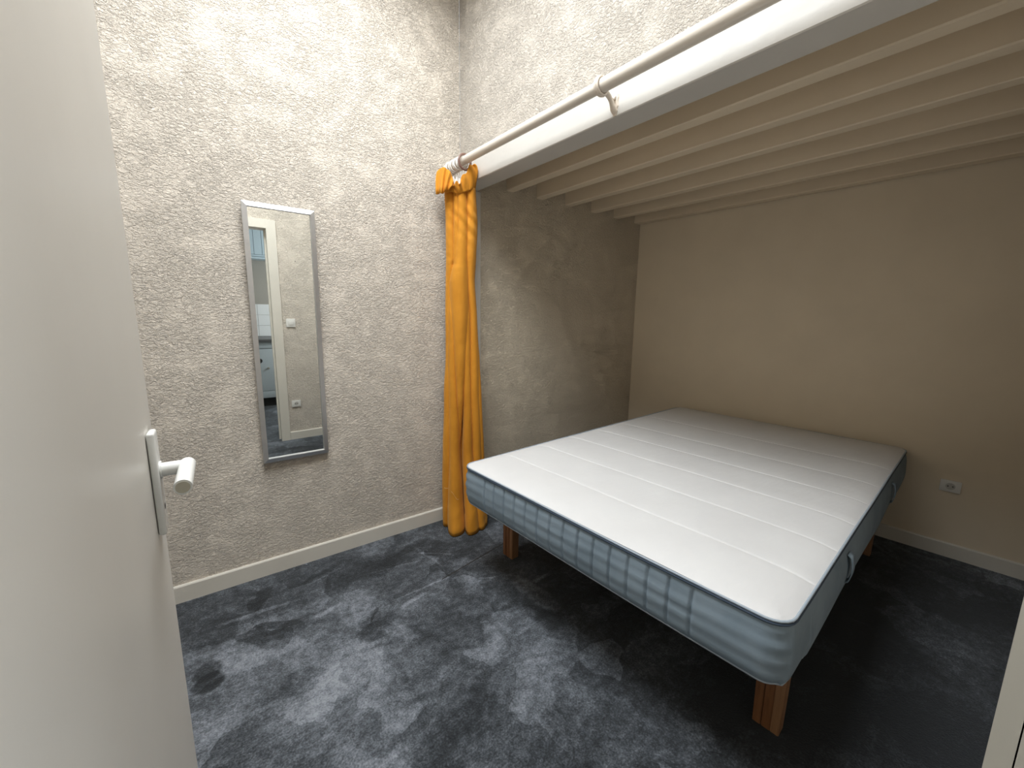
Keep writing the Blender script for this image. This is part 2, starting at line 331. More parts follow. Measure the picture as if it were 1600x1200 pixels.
# doorway: lining, stop and architraves
boxes('trim_3', [((DX0, NY-.12, 0), (DX0+.012, NY+.001, DH)), ((DX1-.012, NY-.12, 0), (DX1, NY+.001, DH)), ((DX0, NY-.12, DH-.012), (DX1, NY+.001, DH)),
                 ((DX1-.026, NY-.095, 0), (DX1-.012, NY-.065, DH-.012)), ((DX0+.012, NY-.075, 0), (DX0+.026, NY-.045, DH-.012)),
                 ((DX0-.066, NY, 0), (DX0-.004, NY+.016, DH+.07)), ((DX0-.004, NY, DH-.006), (DX1-.012, NY+.016, DH+.07)),
                 ], 'trim', **ST)
prism('trim_4', [(DX1-.012, NY+.016), (DX1-.012, NY), (DX1+.066, nyf(DX1+.066)-.001), (DX1+.066, NY+.0113)], 0, DH+.07, 'trim', **ST)
# ---------------------------------------------------------------- the open door
DE = (-1.401, -1.405); DA = R(3.0); DW = .82
hinge = (DE[0]-math.sin(DA)*DW, DE[1]-math.cos(DA)*DW)
door = empty('door_1', (hinge[0], hinge[1], 0), -DA, **ST)          # local y runs along the leaf, +x faces the camera
box('door_panel', (-.038, 0, .008), (0, DW, DH-.015), 'door', door, bev=.002, seg=1)
HZ = 1.088; HY = DW-.054
pl = box('handle_plate', (.0005, HY-.017, HZ-.093), (.0095, HY+.017, HZ+.058), 'handle_white', door, bev=.004, seg=3)
tube('handle_neck', [(.006, HY, HZ), (.040, HY, HZ)], .0098, 'handle_white', door, n=20)
lv = tube('lever', [(.040, HY+.0098, HZ), (.040, HY-.092, HZ)], .0100, 'handle_white', door, n=24)
tube('lever_cap', [(.040, HY-.0925, HZ), (.040, HY-.0930, HZ)], .0078, 'cap', lv, n=20)
tube('rose', [(.0095, HY, HZ), (.0115, HY, HZ)], .0125, 'handle_white', pl, n=20)
tube('keyhole', [(.0096, HY, HZ-.055), (.0098, HY, HZ-.055)], .004, 'dark', pl, n=10)
box('latch_plate', (-.031, DW-.0005, HZ-.10), (-.007, DW+.0012, HZ+.08), 'steel', door)
box('latch', (-.026, DW, HZ-.010), (-.013, DW+.010, HZ+.012), 'steel', door, bev=.002)

# ---------------------------------------------------------------- bed
BA = R(2.146)
BL, BW, ZT, ZB = 2.150, 1.386, .580, .398
bo = Vector((-.335, -.563, 0)); ux = Vector((math.cos(BA), math.sin(BA), 0)); uy = Vector((-math.sin(BA), math.cos(BA), 0))
bc = bo+ux*(BL/2)-uy*(BW/2)
bed = empty('bed', (bc.x, bc.y, 0), BA, label='double sprung mattress bed, white quilted top and grey-blue sides, on wooden legs', cat='bed')
hx, hy, rc = BL/2, BW/2, .055
def rounded(a, b, hx, hy, rc):
    """square parameter point (-1..1) to a rectangle with rounded corners"""
    x, y = a*hx, b*hy
    ex, ey = abs(x)-(hx-rc), abs(y)-(hy-rc)
    if ex > 0 and ey > 0:
        p, q = ex/rc, ey/rc
        p2, q2 = p*math.sqrt(1-q*q/2), q*math.sqrt(1-p*p/2)
        x = math.copysign(hx-rc+p2*rc, x); y = math.copysign(hy-rc+q2*rc, y)
    return x, y
seams_x = [.245, .503, .761, 1.019, 1.277, 1.60]
def axis_samples(h, rc, extra, step):
    s = set()
    n = int(2*h/step)
    for i in range(n+1): s.add(round(-h+2*h*i/n, 4))
    for e in extra:
        for d in (-.016, -.010, -.006, -.003, -.0015, 0, .0015, .003, .006, .010, .016): s.add(round(e+d, 4))
    for d in (.0, .004, .01, .02, .035): s.add(round(h-d, 4)); s.add(round(-h+d, 4))
    return sorted(x for x in s if abs(x) <= h)
mattress = empty('mattress'); mattress.parent = bed
XS = axis_samples(hx, rc, [s-hx for s in seams_x], .03); YS = axis_samples(hy, rc, [], .03)
V = []; Fc = []
for x in XS:
    for y in YS:
        X, Y = rounded(x/hx, y/hy, hx, hy, rc)
        de = min(hx-abs(x), hy-abs(y))
        z = ZT+.004+.016*(1-math.exp(-de/.035))
        for i, s in enumerate(seams_x):
            d = abs(X-(s-hx))
            fade = min(1, de/.02)
            z -= fade*(.0035*math.exp(-(d/.0035)**2)+.0014*math.exp(-(d/.022)**2))
        z += .0022*noise.noise(Vector((X*3, Y*3, 1)))
        # a few puckers where the cover is drawn to the seams near the edges
        ed = hy-abs(Y)
        z += .0016*math.exp(-ed/.10)*math.sin(X*95+2*math.sin(Y*7))*min(1, de/.015)
        V.append((X, Y, z))
ny = len(YS)
for i in range(len(XS)-1):
    for j in range(ny-1): Fc.append((i*ny+j, (i+1)*ny+j, (i+1)*ny+j+1, i*ny+j+1))
link('mattress_top', me_from(V, Fc), 'ticking', mattress, smooth=True)
# perimeter
def perimeter(hx, hy, rc, step=.0035):
    pts = []
    def seg(p, q):
        n = max(1, int((Vector(q)-Vector(p)).length/step))
        for i in range(n): t = i/n; pts.append((p[0]+(q[0]-p[0])*t, p[1]+(q[1]-p[1])*t))
    def cor(cx, cy, a0):
        for i in range(16): a = a0+math.pi/2*i/16; pts.append((cx+rc*math.cos(a), cy+rc*math.sin(a)))
    seg((-hx+rc, -hy), (hx-rc, -hy)); cor(hx-rc, -hy+rc, -math.pi/2)
    seg((hx, -hy+rc), (hx, hy-rc)); cor(hx-rc, hy-rc, 0)
    seg((hx-rc, hy), (-hx+rc, hy)); cor(-hx+rc, hy-rc, math.pi/2)
    seg((-hx, hy-rc), (-hx, -hy+rc)); cor(-hx+rc, -hy+rc, math.pi)
    return pts
per = perimeter(hx, hy, rc); K = len(per)
nrm = []
for i in range(K):
    t = Vector((per[(i+1) % K][0]-per[i-1][0], per[(i+1) % K][1]-per[i-1][1])).normalized(); nrm.append(Vector((t.y, -t.x)))
# hand-drawn sag of the edge line, as in a used mattress
def edge_z(i, base):
    x, y = per[i]; return base-.004*math.exp(-((x+hx)/.3)**2)*math.cos(y*2.2)+.0025*noise.noise(Vector((x*2.5, y*2.5, base)))
rows = 18; V = []; Fc = []
side_seams = [hy-(.39+.0697*k) for k in range(-3, 12)]
for r_ in range(rows+1):
    t = r_/rows
    for i, (x, y) in enumerate(per):
        n = nrm[i]; front = n.x < -.9
        out = .010*math.sin(math.pi*t)-.010*max(0, (t-.85)/.15)**2
        if abs(n.x) > .9:
            d = min(abs(y-s) for s in side_seams)
            inside = 1 if side_seams[-1]-.01 < y < side_seams[0]+.01 else 0
            out -= inside*.0100*math.exp(-(d/.0042)**2)*max(0, math.sin(math.pi*t))**.35
            
            out -= .0020*math.exp(-((t-.48-.03*math.sin(y*9))/.03)**2)*inside
        cr = max(0, 1-abs(abs(n.x)-.7)/.45)                          # creases round the corners
        out += cr*.003*math.sin(t*26+3*math.atan2(y, x))
        if n.y < -.9: out += .012*t*(1 if x > -.9 else .6)+.003*noise.noise(Vector((x*3, t*3, 5)))
        z = edge_z(i, ZT)*(1-t)+edge_z(i, ZB)*t
        V.append((x+n.x*out, y+n.y*out, z))
for r_ in range(rows):
    for i in range(K): a = r_*K+i; b = r_*K+(i+1) % K; Fc.append((a, a+K, b+K, b))
bot = V[-K:]
link('side_border', me_from(V, Fc), 'blue_side', mattress, smooth=True)
link('underside', me_from([(x*.995, y*.995, z+.002) for x, y, z in bot], [tuple(range(K))]), 'under', mattress)
tube('piping', [(x+nrm[i].x*.002, y+nrm[i].y*.002, edge_z(i, ZT)+.004) for i, (x, y) in enumerate(per) if i % 3 == 0], .0036, 'pipe_light', mattress, n=8, closed=True)['label'] = 'pale blue piping round the top edge'
tube('seam', [(x+nrm[i].x*.0035, y+nrm[i].y*.0035, edge_z(i, ZT)-.0030) for i, (x, y) in enumerate(per) if i % 3 == 0], .0040, 'pipe_dark', mattress, n=6, closed=True)['label'] = 'thin navy seam below the top piping'
tube('piping', [(x*1.0005, y*1.0005, z) for i, (x, y, z) in enumerate(bot) if i % 3 == 0], .0028, 'pipe_light', mattress, n=6, closed=True)
# pull handles on the right-hand side: vertical straps standing off the border
for hxp in (-hx+.615, -hx+1.56):
    V = []; Fc = []; n = 14
    for k in range(n+1):
        t = k/n; z = ZT-.040-.100*t; off = .017+.010*math.sin(math.pi*t)**.7 if 0 < k < n else .010
        for w in (-.018, .018): V.append((hxp+w, -hy-off, z)); 
    for k in range(n): Fc.append((2*k, 2*k+1, 2*k+3, 2*k+2))
    o = link('pull_handle', me_from(V, Fc), 'blue_side', mattress, smooth=True)
    md = o.modifiers.new('thick', 'SOLIDIFY'); md.thickness = .003
# legs: flat laminated wooden posts
def leg(lx, ly, flip=1):
    e = empty('leg'); e.parent = bed; e.location = (lx, ly, 0)
    def post(y0, y1, m):
        bm = bmesh.new()
        tb = []
        for z, k in ((0, .86), (ZB+.01, 1.0)):
            tb.append([bm.verts.new((xx, y0*k if y0 < 0 else y0, z)) for xx in (0,)]+[bm.verts.new((.047, y0*k, z)), bm.verts.new((.047, y1*k, z)), bm.verts.new((0, y1*k, z))])
        a, b = tb
        for q in ((a[3], a[2], a[1], a[0]), (b[0], b[1], b[2], b[3])): bm.faces.new(q)
        for j in range(4): bm.faces.new((a[j], a[(j+1) % 4], b[(j+1) % 4], b[j]))
        bmesh.ops.bevel(bm, geom=[e2 for e2 in bm.edges], offset=.0018, segments=2, affect='EDGES')
        bmesh.ops.recalc_face_normals(bm, faces=bm.faces[:])
        me = bpy.data.meshes.new('lamella'); bm.to_mesh(me); bm.free(); link('lamella', me, m, e)
    post(-.0445, -.016, 'leg2'); post(-.016, .014, 'leg'); post(.014, .0445, 'leg')
    return e
def w2b(x, y):
    d = Vector((x, y, 0))-bc; return d.dot(ux), d.dot(uy)
for wxp, wyp in ((.010, -1.852), (-.072, -.590), (1.56, -1.79), (1.47, -.55)):
    lx, ly = w2b(wxp, wyp); leg(lx, ly)

# ---------------------------------------------------------------- wall mirror
mnv = Vector((math.sin(MA)*-1, math.cos(MA), 0))        # points into the wall
MXC = -.9655; MW, MZ0, MZ1 = .293, .592, 1.795
mir = empty('wall_mirror', (MXC, wx(MXC)-.004, MZ0), label='tall narrow wall mirror in a brushed aluminium frame', cat='mirror')
mir.rotation_euler = (R(.72), 0, MA)                     # top tipped slightly forward
h = MZ1-MZ0; fw = .020
def frame_rail(pts_out, pts_in):
    V = []
    for y, s in ((0, 0), (-.020, 0), (-.026, 0)): pass
    (x0, z0), (x1, z1) = pts_out; (a0, b0), (a1, b1) = pts_in
    V = [(x0, 0, z0), (x1, 0, z1), (x1, -.022, z1), (x0, -.022, z0), (a0, -.028, b0), (a1, -.028, b1), (a0, -.008, b0), (a1, -.008, b1)]
    # bevel the outer front edge a little
    Fc = [(0, 1, 2, 3), (3, 2, 5, 4), (4, 5, 7, 6), (6, 7, 1, 0), (0, 3, 4, 6), (1, 7, 5, 2)]
    me = me_from(V, Fc); bm = bmesh.new(); bm.from_mesh(me); bmesh.ops.recalc_face_normals(bm, faces=bm.faces[:]); bm.to_mesh(me); bm.free()
    return link('frame_rail', me, 'alu', mir)
w2 = MW/2
frame_rail(((-w2, 0), (w2, 0)), ((-w2+fw, fw), (w2-fw, fw)))
frame_rail(((w2, 0), (w2, h)), ((w2-fw, fw), (w2-fw, h-fw)))
frame_rail(((w2, h), (-w2, h)), ((w2-fw, h-fw), (-w2+fw, h-fw)))
frame_rail(((-w2, h), (-w2, 0)), ((-w2+fw, h-fw), (-w2+fw, fw)))
box('glass', (-w2+fw-.002, -.016, fw-.002), (w2-fw+.002, -.012, h-fw+.002), 'glass_mirror', mir)
box('backing', (-w2+.003, -.012, .003), (w2-.003, -.002, h-.003), 'dark', mir)

# ---------------------------------------------------------------- curtain rod
RX, RZ = -.09, 2.140
rod = empty('curtain_rod', (RX, -1.1, RZ), label='long off-white curtain rod running in front of the beam', cat='curtain rod')
def lp(o): return (o[0]-RX, o[1]+1.1, o[2]-RZ)
tube('pole', [lp((RX, -.012, RZ)), lp((RX, -1.16, RZ))], .0215, 'rod', rod, n=28)
tube('pole', [lp((RX, -1.135, RZ)), lp((RX, NY-.035, RZ))], .0240, 'rod', rod, n=28)
tube('end_cup', [lp((RX, -.001, RZ)), lp((RX, -.020, RZ))], .027, 'rod', rod, n=24)
tube('end_cup', [lp((RX, nyf(RX)+.001, RZ)), lp((RX, nyf(RX)+.020, RZ))], .029, 'rod', rod, n=24)
# bracket
BY = -1.125
br = empty('rod_bracket', (0, BY, 2.10), label='small cream plastic bracket holding the curtain rod to the beam', cat='bracket')
tube('ring_cup', [(RX+.0300*math.cos(a), 0, RZ-2.10+.0300*math.sin(a)) for a in [2*math.pi*k/32 for k in range(32)]], .0052, 'bracket', br, n=10, closed=True)
for yy in (-.0065, .0065): tube('ring_cup', [(RX+.0292*math.cos(a), yy, RZ-2.10+.0292*math.sin(a)) for a in [2*math.pi*k/32 for k in range(32)]], .0040, 'bracket', br, n=8, closed=True)
pth = [(-.068, 0, .028), (-.055, 0, .026), (-.042, 0, .020), (-.031, 0, .010), (-.023, 0, -.002), (-.016, 0, -.014), (-.006, 0, -.020)]
tube('arm', pth, [.011, .010, .009, .0085, .0095, .0115, .012], 'bracket', br, n=12)
tube('arm', [(-.040, 0, .018), (-.030, 0, .018), (-.020, 0, .018), (-.012, 0, .026), (-.006, 0, .032)], [.004, .0045, .005, .006, .007], 'bracket', br, n=10)
V = [(-.0045, .013*s, z) for z in (.034,) for s in (-1, 1)]
prof = [(-.036, .007), (-.030, .009), (-.012, .012), (-.004, .016), (.012, .014), (.026, .017), (.036, .016), (.040, .009)]
V = []; Fc = []
for z, w in prof:
    V += [(-.004, -w, z), (-.009, -w*.7, z), (-.009, w*.7, z), (-.004, w, z)]
for k in range(len(prof)-1):
    for j in range(4): a = 4*k+j; b = 4*k+(j+1) % 4; Fc.append((a, b, b+4, a+4))
Fc += [(3, 2, 1, 0), tuple(4*(len(prof)-1)+j for j in range(4))]
pla = link('wall_plate', me_from(V, Fc), 'bracket', br)
tube('screw', [(-.0088, 0, .026), (-.0105, 0, .026)], .003, 'dark', br, n=8)

# ---------------------------------------------------------------- curtain
VA = R(31.5); cw = Vector((math.cos(VA), -math.sin(VA), 0)); cn = Vector((math.sin(VA), math.cos(VA), 0)); co = Vector((-.09, -.165, 0))
prof_lr = [(2.045, -.118, .078), (2.02, -.094, .066), (1.982, -.088, .062), (1.93, -.088, .078), (1.832, -.086, .084), (1.643, -.088, .076), (1.503, -.082, .067), (1.287, -.090, .076), (1.065, -.097, .094), (.835, -.103, .103), (.518, -.112, .116), (.229, -.118, .130), (0, -.122, .140)]
def interp(z):
    for (z0, l0, r0_), (z1, l1, r1) in zip(prof_lr, prof_lr[1:]):
        if z <= z0 and z >= z1:
            t = (z0-z)/(z0-z1); t = t*t*(3-2*t); return l0+(l1-l0)*t, r0_+(r1-r0_)*t
    return prof_lr[0][1:] if z > prof_lr[0][0] else prof_lr[-1][1:]
cur = empty('curtain', (co.x, co.y, 0), label='mustard yellow cotton curtain gathered into a narrow bunch at the wall corner', cat='curtain')
def smooth(a, b, x): t = min(1, max(0, (x-a)/(b-a))); return t*t*(3-2*t)
FOLDS = {
 'A': [(2.015, -0.0647, 0.0306, 0), (1.832, -0.0633, 0.0283, 0), (1.644, -0.0619, 0.0291, 0), (1.503, -0.0705, 0.0247, 0.01), (1.287, -0.0763, 0.0211, 0.012), (1.065, -0.0794, 0.0219, 0.01), (0.836, -0.0858, 0.027, 0.005), (0.519, -0.093, 0.0306, 0), (0.23, -0.1005, 0.0314, 0), (-0.009, -0.1032, 0.0283, 0)],
 'B': [(2.017, -0.0305, 0.0211, -0.008), (1.834, -0.0283, 0.0189, -0.012), (1.645, -0.0297, 0.0216, -0.008), (1.504, -0.035, 0.022, 0.0)],
 'C': [(2.019, -0.0022, 0.0278, -0.018), (1.835, 0.0036, 0.0319, -0.02), (1.646, -0.0045, 0.0431, -0.022), (1.505, -0.0166, 0.0624, -0.028), (1.288, -0.0144, 0.0516, -0.032), (1.065, -0.0161, 0.0358, -0.028), (0.835, -0.0175, 0.0189, -0.02), (0.517, -0.0197, 0.0022, 0.02)],
 'D': [(2.021, 0.0466, 0.0283, -0.004), (1.837, 0.0494, 0.0364, -0.008), (1.647, 0.0458, 0.0327, -0.008), (1.506, 0.0458, 0.0247, 0.0), (1.289, 0.0597, 0.0225, 0.005), (1.065, 0.0633, 0.0297, 0.0), (0.834, 0.066, 0.0314, -0.004), (0.514, 0.0813, 0.0314, -0.006), (0.222, 0.0938, 0.0319, -0.02), (-0.02, 0.1019, 0.0319, -0.045)],
 'E': [(1.503, -0.0597, 0.0175, 0.01), (1.288, -0.0552, 0.026, -0.006), (1.065, -0.0575, 0.0306, -0.01), (0.835, -0.0575, 0.0306, -0.014), (0.517, -0.0539, 0.0328, -0.02), (0.228, -0.0494, 0.0436, -0.045), (-0.012, -0.0436, 0.0522, -0.085)],
 'G': [(1.505, 0.0197, 0.018, 0.01), (1.289, 0.0225, 0.0219, -0.006), (1.065, 0.0211, 0.0269, -0.01), (0.835, 0.0247, 0.0261, -0.012), (0.515, 0.0269, 0.0306, -0.018), (0.224, 0.0413, 0.04, -0.045), (-0.018, 0.053, 0.0444, -0.08)],
 'I': [(1.30, 0.066, 0.004, 0.03), (1.065, 0.0855, 0.0125, 0.02), (0.834, 0.0952, 0.0153, 0.018), (0.513, 0.1091, 0.0152, 0.015), (0.221, 0.1171, 0.0203, 0.005), (-0.02, 0.1257, 0.0247, -0.01)],
}
STN =  [[(-0.0874, 0.03, 1.983), (-0.1319, 0.02, 2.018), (-0.1423, 0.01, 1.968)], [(-0.0907, 0.01, 1.977), (-0.1302, 0.0, 2.084), (-0.137, -0.02, 1.963)], [(-0.0795, -0.01, 1.976), (-0.0979, -0.02, 2.098), (-0.1155, -0.045, 1.958)], [(-0.0616, -0.02, 1.977), (-0.0705, -0.03, 2.084), (-0.0945, -0.055, 1.966)], [(-0.0445, -0.025, 1.973), (-0.0531, -0.04, 2.049), (-0.077, -0.06, 1.978)], [(-0.0299, -0.028, 1.966), (-0.0437, -0.04, 2.011), (-0.0504, -0.055, 1.993)], [(-0.0167, -0.03, 1.967), (-0.0302, -0.05, 1.996), (-0.0294, -0.05, 2.025)], [(-0.0028, -0.03, 1.97), (-0.0096, -0.055, 2.002), (-0.0123, -0.06, 2.007)], [(0.0183, -0.03, 1.978), (0.0044, -0.045, 2.019), (-0.002, -0.045, 2.047)], [(0.0395, -0.02, 1.988), (0.0358, -0.03, 2.044), (0.025, -0.035, 2.081)], [(0.057, -0.005, 2.0), (0.0673, -0.01, 2.078), (0.0461, -0.02, 2.122)], [(0.0683, 0.015, 2.013), (0.0857, 0.005, 2.097), (0.0713, -0.0, 2.127)], [(0.0688, 0.035, 2.026), (0.0863, 0.03, 2.072), (0.0935, 0.02, 2.086)]]

def fold_at(k, z):
    t = FOLDS[k]
    if z > t[0][0]:
        return (t[0][1], t[0][2], t[0][3]) if t[0][0] > 1.9 else None
    for p, q in zip(t, t[1:]):
        if p[0] >= z >= q[0]:
            f = (p[0]-z)/(p[0]-q[0]); f = f*f*(3-2*f)*.5+f*.5
            return tuple(p[i]+(q[i]-p[i])*f for i in (1, 2, 3))
    return (t[-1][1], t[-1][2], t[-1][3]) if t[-1][0] < .3 else None
def to_local(w, d, z):
    v = cw*w+cn*d; return (v.x, v.y, z)
# the hanging cloth: rounded folds of different width, some lapping over others
NS = 200; zs = [2.012-.0105*i for i in range(int(2.005/.0105)+1)]; zs[-1] = .004
ROWS = []
for z in zs:
    fs = []
    for k in FOLDS:
        f = fold_at(k, z)
        if f and f[1] > .003:
            wob = .0022*noise.noise(Vector((ord(k)*1.7, z*3.1, 0)))
            fs.append((f[0]+wob, f[1]*(1+.10*noise.noise(Vector((ord(k), z*4, 5)))), f[2], ord(k)))
    wl = min(f[0]-f[1] for f in fs); wr = max(f[0]+f[1] for f in fs)
    ds = []
    for i in range(NS+1):
        w = wl+(wr-wl)*i/NS
        d = .050
        for wc, h_, D_, kk in fs:
            x = (w-wc)/h_
            if abs(x) < 1:
                prof = 1-(1-abs(x)**2.3)**.55
                skew = .10*x*h_
                d = min(d, D_*1.45+h_*1.75*prof+skew)
        ds.append(d)
    for _ in range(2): ds = [ds[0]]+[(ds[i-1]+2*ds[i]+ds[i+1])/4 for i in range(1, NS)]+[ds[-1]]
    row = []
    for i in range(NS+1):
        w = wl+(wr-wl)*i/NS; d = ds[i]
        up = math.exp(-((z-1.84)/.11)**2)*(.4+.6*smooth(0, .04, w))
        q = (z-1.84)*1.0+(w-.03)*1.1
        d += up*.0050*math.sin(q*85+1.5*noise.noise(Vector((w*20, z*9, 1))))*max(0, noise.noise(Vector((w*14, z*9, 3)))+.45)*2.6
        for w0, z0, a_, rw, rz in ((-.048, 1.60, .006, .014, .012), (-.030, 1.575, -.004, .02, .010), (-.075, 1.64, .005, .012, .010), (.0, 1.15, .003, .02, .02), (.005, .31, -.004, .02, .03)):
            d += a_*math.exp(-((w-w0)/rw)**2-((z-z0)/rz)**2)
        d += .0035*noise.noise(Vector((w*26, z*2.6, 4)))+.0010*noise.noise(Vector((w*70, z*40, 4)))
        low = smooth(.25, .02, z); d += low*.010*noise.noise(Vector((w*18, z*14, 9)))
        row.append((w, d))
    ROWS.append(row)
V = []; Fc = []
for z, row in zip(zs, ROWS):
    for w, d in row: V.append(to_local(w, min(d, .135), z))
for r_ in range(len(zs)-1):
    for i in range(NS): a = r_*(NS+1)+i; Fc.append((a, a+NS+1, a+NS+2, a+1))
o = link('fabric', me_from(V, Fc), 'curtain', cur, smooth=True)
md = o.modifiers.new('thick', 'SOLIDIFY'); md.thickness = .0022; md.offset = 1
# back layer closing the bunch
V = []; Fc = []
for z in zs[::6]+[zs[-1]]:
    row = ROWS[zs.index(z)]; wl, wr = row[0][0], row[-1][0]
    for i in range(41):
        s = i/40; c = (s-.5)*2; V.append(to_local(wl+(wr-wl)*s, (.052+.014*math.sin(s*30+z*2))*(1-.55*c*c)+.012, z))
nr = len(V)//41
for r_ in range(nr-1):
    for i in range(40): a = r_*41+i; Fc.append((a, a+41, a+42, a+1))
link('fabric_back', me_from(V, Fc), 'curtain', cur, smooth=True)
# hem stitching following the folds
V = []; Fc = []
for i in range(NS+1):
    s = i/NS
    zt = .262-.045*smooth(.22, .36, s)+.022*smooth(.5, .62, s)-.008*s
    r_ = min(range(len(zs)), key=lambda q: abs(zs[q]-zt))
    w, d = ROWS[r_][i]
    for dz in (.0024, -.0024): V.append(to_local(w, d-.0034, zt+dz))
for i in range(NS):
    if abs(ROWS[r_][i][1]-ROWS[r_][i+1][1]) < .006: Fc.append((2*i, 2*i+1, 2*i+3, 2*i+2))
link('hem_stitching', me_from(V, Fc), 'stitch', cur)['label'] = 'pale thread line above the hem'
# turned-out heading: a loose frill above the gathering tape, drooping at its left end and kicking up at the right
def cr(p0, p1, p2, p3, t): return tuple(.5*((2*b)+(-a+c)*t+(2*a-5*b+4*c-d)*t*t+(-a+3*b-3*c+d)*t**3) for a, b, c, d in zip(p0, p1, p2, p3))
sub = 12; KR = 14; lines = []
for i in range(len(STN)-1):
    for j in range(sub+(1 if i == len(STN)-2 else 0)):
        t = j/sub; lines.append([cr(STN[max(0, i-1)][k], STN[i][k], STN[i+1][k], STN[min(len(STN)-1, i+2)][k], t) for k in range(3)])
V = []; Fc = []
for li, (b_, m_, t_) in enumerate(lines):
    for k in range(KR+1):
        t = k/KR
        c_ = tuple(2*m_[q]-.5*(b_[q]+t_[q]) for q in range(3))
        p = [(1-t)**2*b_[q]+2*t*(1-t)*c_[q]+t*t*t_[q] for q in range(3)]
        p[1] += t*.010*math.sin(li*.42)+.003*noise.noise(Vector((li*.2, t*3, 0)))
        p[2] += t*.004*math.sin(li*.33+1)
        V.append(to_local(p[0], p[1], p[2]))
for i in range(len(lines)-1):
    for k in range(KR): a = i*(KR+1)+k; Fc.append((a, a+1, a+KR+2, a+KR+1))
o = link('heading_frill', me_from(V, Fc), 'curtain', cur, smooth=True)
md = o.modifiers.new('thick', 'SOLIDIFY'); md.thickness = .0024; md.offset = 0
# back half of the heading and the white tape inside it
V = []; Fc = []
for k in range(9):
    t = k/8
    for i in range(61):
        s = i/60; c = (s-.5)*2
        w = (-.088+.160*s)*(1+.22*t); d = .050-.02*c*c+.009*math.sin(s*38+t)+.012*t
        V.append(to_local(w, d, 1.985+.075*t+.004*math.sin(s*25)+.03*s*t))
for k in range(8):
    for i in range(60): a = k*61+i; Fc.append((a, a+1, a+62, a+61))
link('heading_back', me_from(V, Fc), 'curtain', cur, smooth=True).modifiers.new('thick', 'SOLIDIFY').thickness = .002
V = []; Fc = []
for k in range(7):
    t = k/6
    for i in range(81):
        s = i/80; c = (s-.5)*2
        w = (-.066+.110*s)*(1+.15*t); d = .008-.012*c*c+.008*math.sin(s*44)+.004*t
        V.append(to_local(w, d, 2.0+.058*t+.006*math.sin(s*31+1)+.012*s))
for k in range(6):
    for i in range(80): a = k*81+i; Fc.append((a, a+1, a+82, a+81))
link('heading_tape', me_from(V, Fc), 'lining', cur, smooth=True)['label'] = 'white gathering tape inside the heading'
for i in range(7):                                           # small hooks from the tape up to the rings
    y = -.035-.026*i; e = Vector((RX, y, 0))-co
    tube('hook', [(e.x+.004, e.y, 2.050), (e.x-.004, e.y+.004, 2.072), (e.x+.003, e.y, 2.090), (e.x, e.y-.004, 2.101)], .0016, 'ring', cur, n=6)
# rings
def ring(name, y, rad, m, tilt, label, thick=.0042, group=None):
    pts = [(rad*math.cos(a), 0, rad*math.sin(a)) for a in [2*math.pi*k/36 for k in range(36)]]
    V, Fc = tube_data(pts, thick, 8, True); me = me_from(V, Fc)
    o = link(name, me, m, smooth=True, label=label, cat='ring', group=group)
    o.location = (RX, y, RZ-(rad-thick-.0215)+.0008); o.rotation_euler = (R(tilt*.4), 0, R(tilt)); return o
ORD = ['nearest the mirror wall', 'second out from the mirror wall', 'third out from the mirror wall', 'fourth out from the mirror wall', 'fifth out from the mirror wall', 'third in from the mauve ring', 'second in from the mauve ring', 'right next to the mauve ring']
for i, (dy, tl) in enumerate([(0, 3), (.019, -5), (.041, 6), (.060, 2), (.083, 8), (.100, -4), (.121, 3), (.139, -3)]):
    o = ring('curtain_ring', -.036-dy, .031, 'ring', tl, 'white curtain ring on the rod, '+ORD[i], group='white curtain rings on the rod')
ring('curtain_ring', -.196, .038, 'ring_brown', 2, 'mauve-brown curtain ring at the open end of the row of white rings', .0066)

# ---------------------------------------------------------------- sockets and switch
def socket(loc, rz, label):
    e = empty('power_socket', loc, rz, label=label, cat='socket')      # local -y faces the room
    box('faceplate', (-.041, -.010, -.033), (.041, -.0005, .033), 'white_plastic', e, bev=.003)
    V, Fc = [], []
    n = 28
    for r_, y in ((.0225, -.0102), (.0225, -.0105), (.0205, -.0105), (.019, -.0101)):
        for k in range(n): a = 2*math.pi*k/n; V.append((r_*math.cos(a), y, r_*math.sin(a)))
    for q in range(3):
        for k in range(n): a = q*n+k; b = q*n+(k+1) % n; Fc.append((a, b, b+n, a+n))
    link('socket_rim', me_from(V, Fc), 'white_plastic', e)
    tube('socket_well', [(0, -.0100, 0), (0, -.01035, 0)], .019, 'plastic_shadow', e, n=24)
    tube('contact_hole', [(-.0095, -.0103, 0), (-.0095, -.0108, 0)], .0032, 'dark', e, n=10)
    tube('contact_hole', [(.0095, -.0103, 0), (.0095, -.0108, 0)], .0032, 'dark', e, n=10)
    tube('earth_pin', [(0, -.010, .0105), (0, -.020, .0105)], .0025, 'steel', e, n=10)
    return e
socket((bx(-2.06), -2.06, .410), R(-90)+WA, 'white power socket low on the alcove back wall right of the bed')
socket((-.673, nyf(-.673),   .365), R(180-3.43), 'white power socket low beside the doorway, seen in the mirror')
sw = empty('light_switch', (-.673, nyf(-.673), 1.165), R(180-3.43), label='white rocker light switch beside the doorway, seen in the mirror', cat='switch')
box('faceplate', (-.040, -.010, -.040), (.040, -.0005, .040), 'white_plastic', sw, bev=.003)
box('rocker', (-.024, -.0135, -.020), (.024, -.0098, .022), 'white_plastic', sw, bev=.0025)

tube('nail', [(-.598, nyf(-.598)-.004, 1.745), (-.598, nyf(-.598)+.006, 1.747)], .0035, 'dark', label='small dark nail in the plaster above the light switch, seen in the mirror', cat='nail')
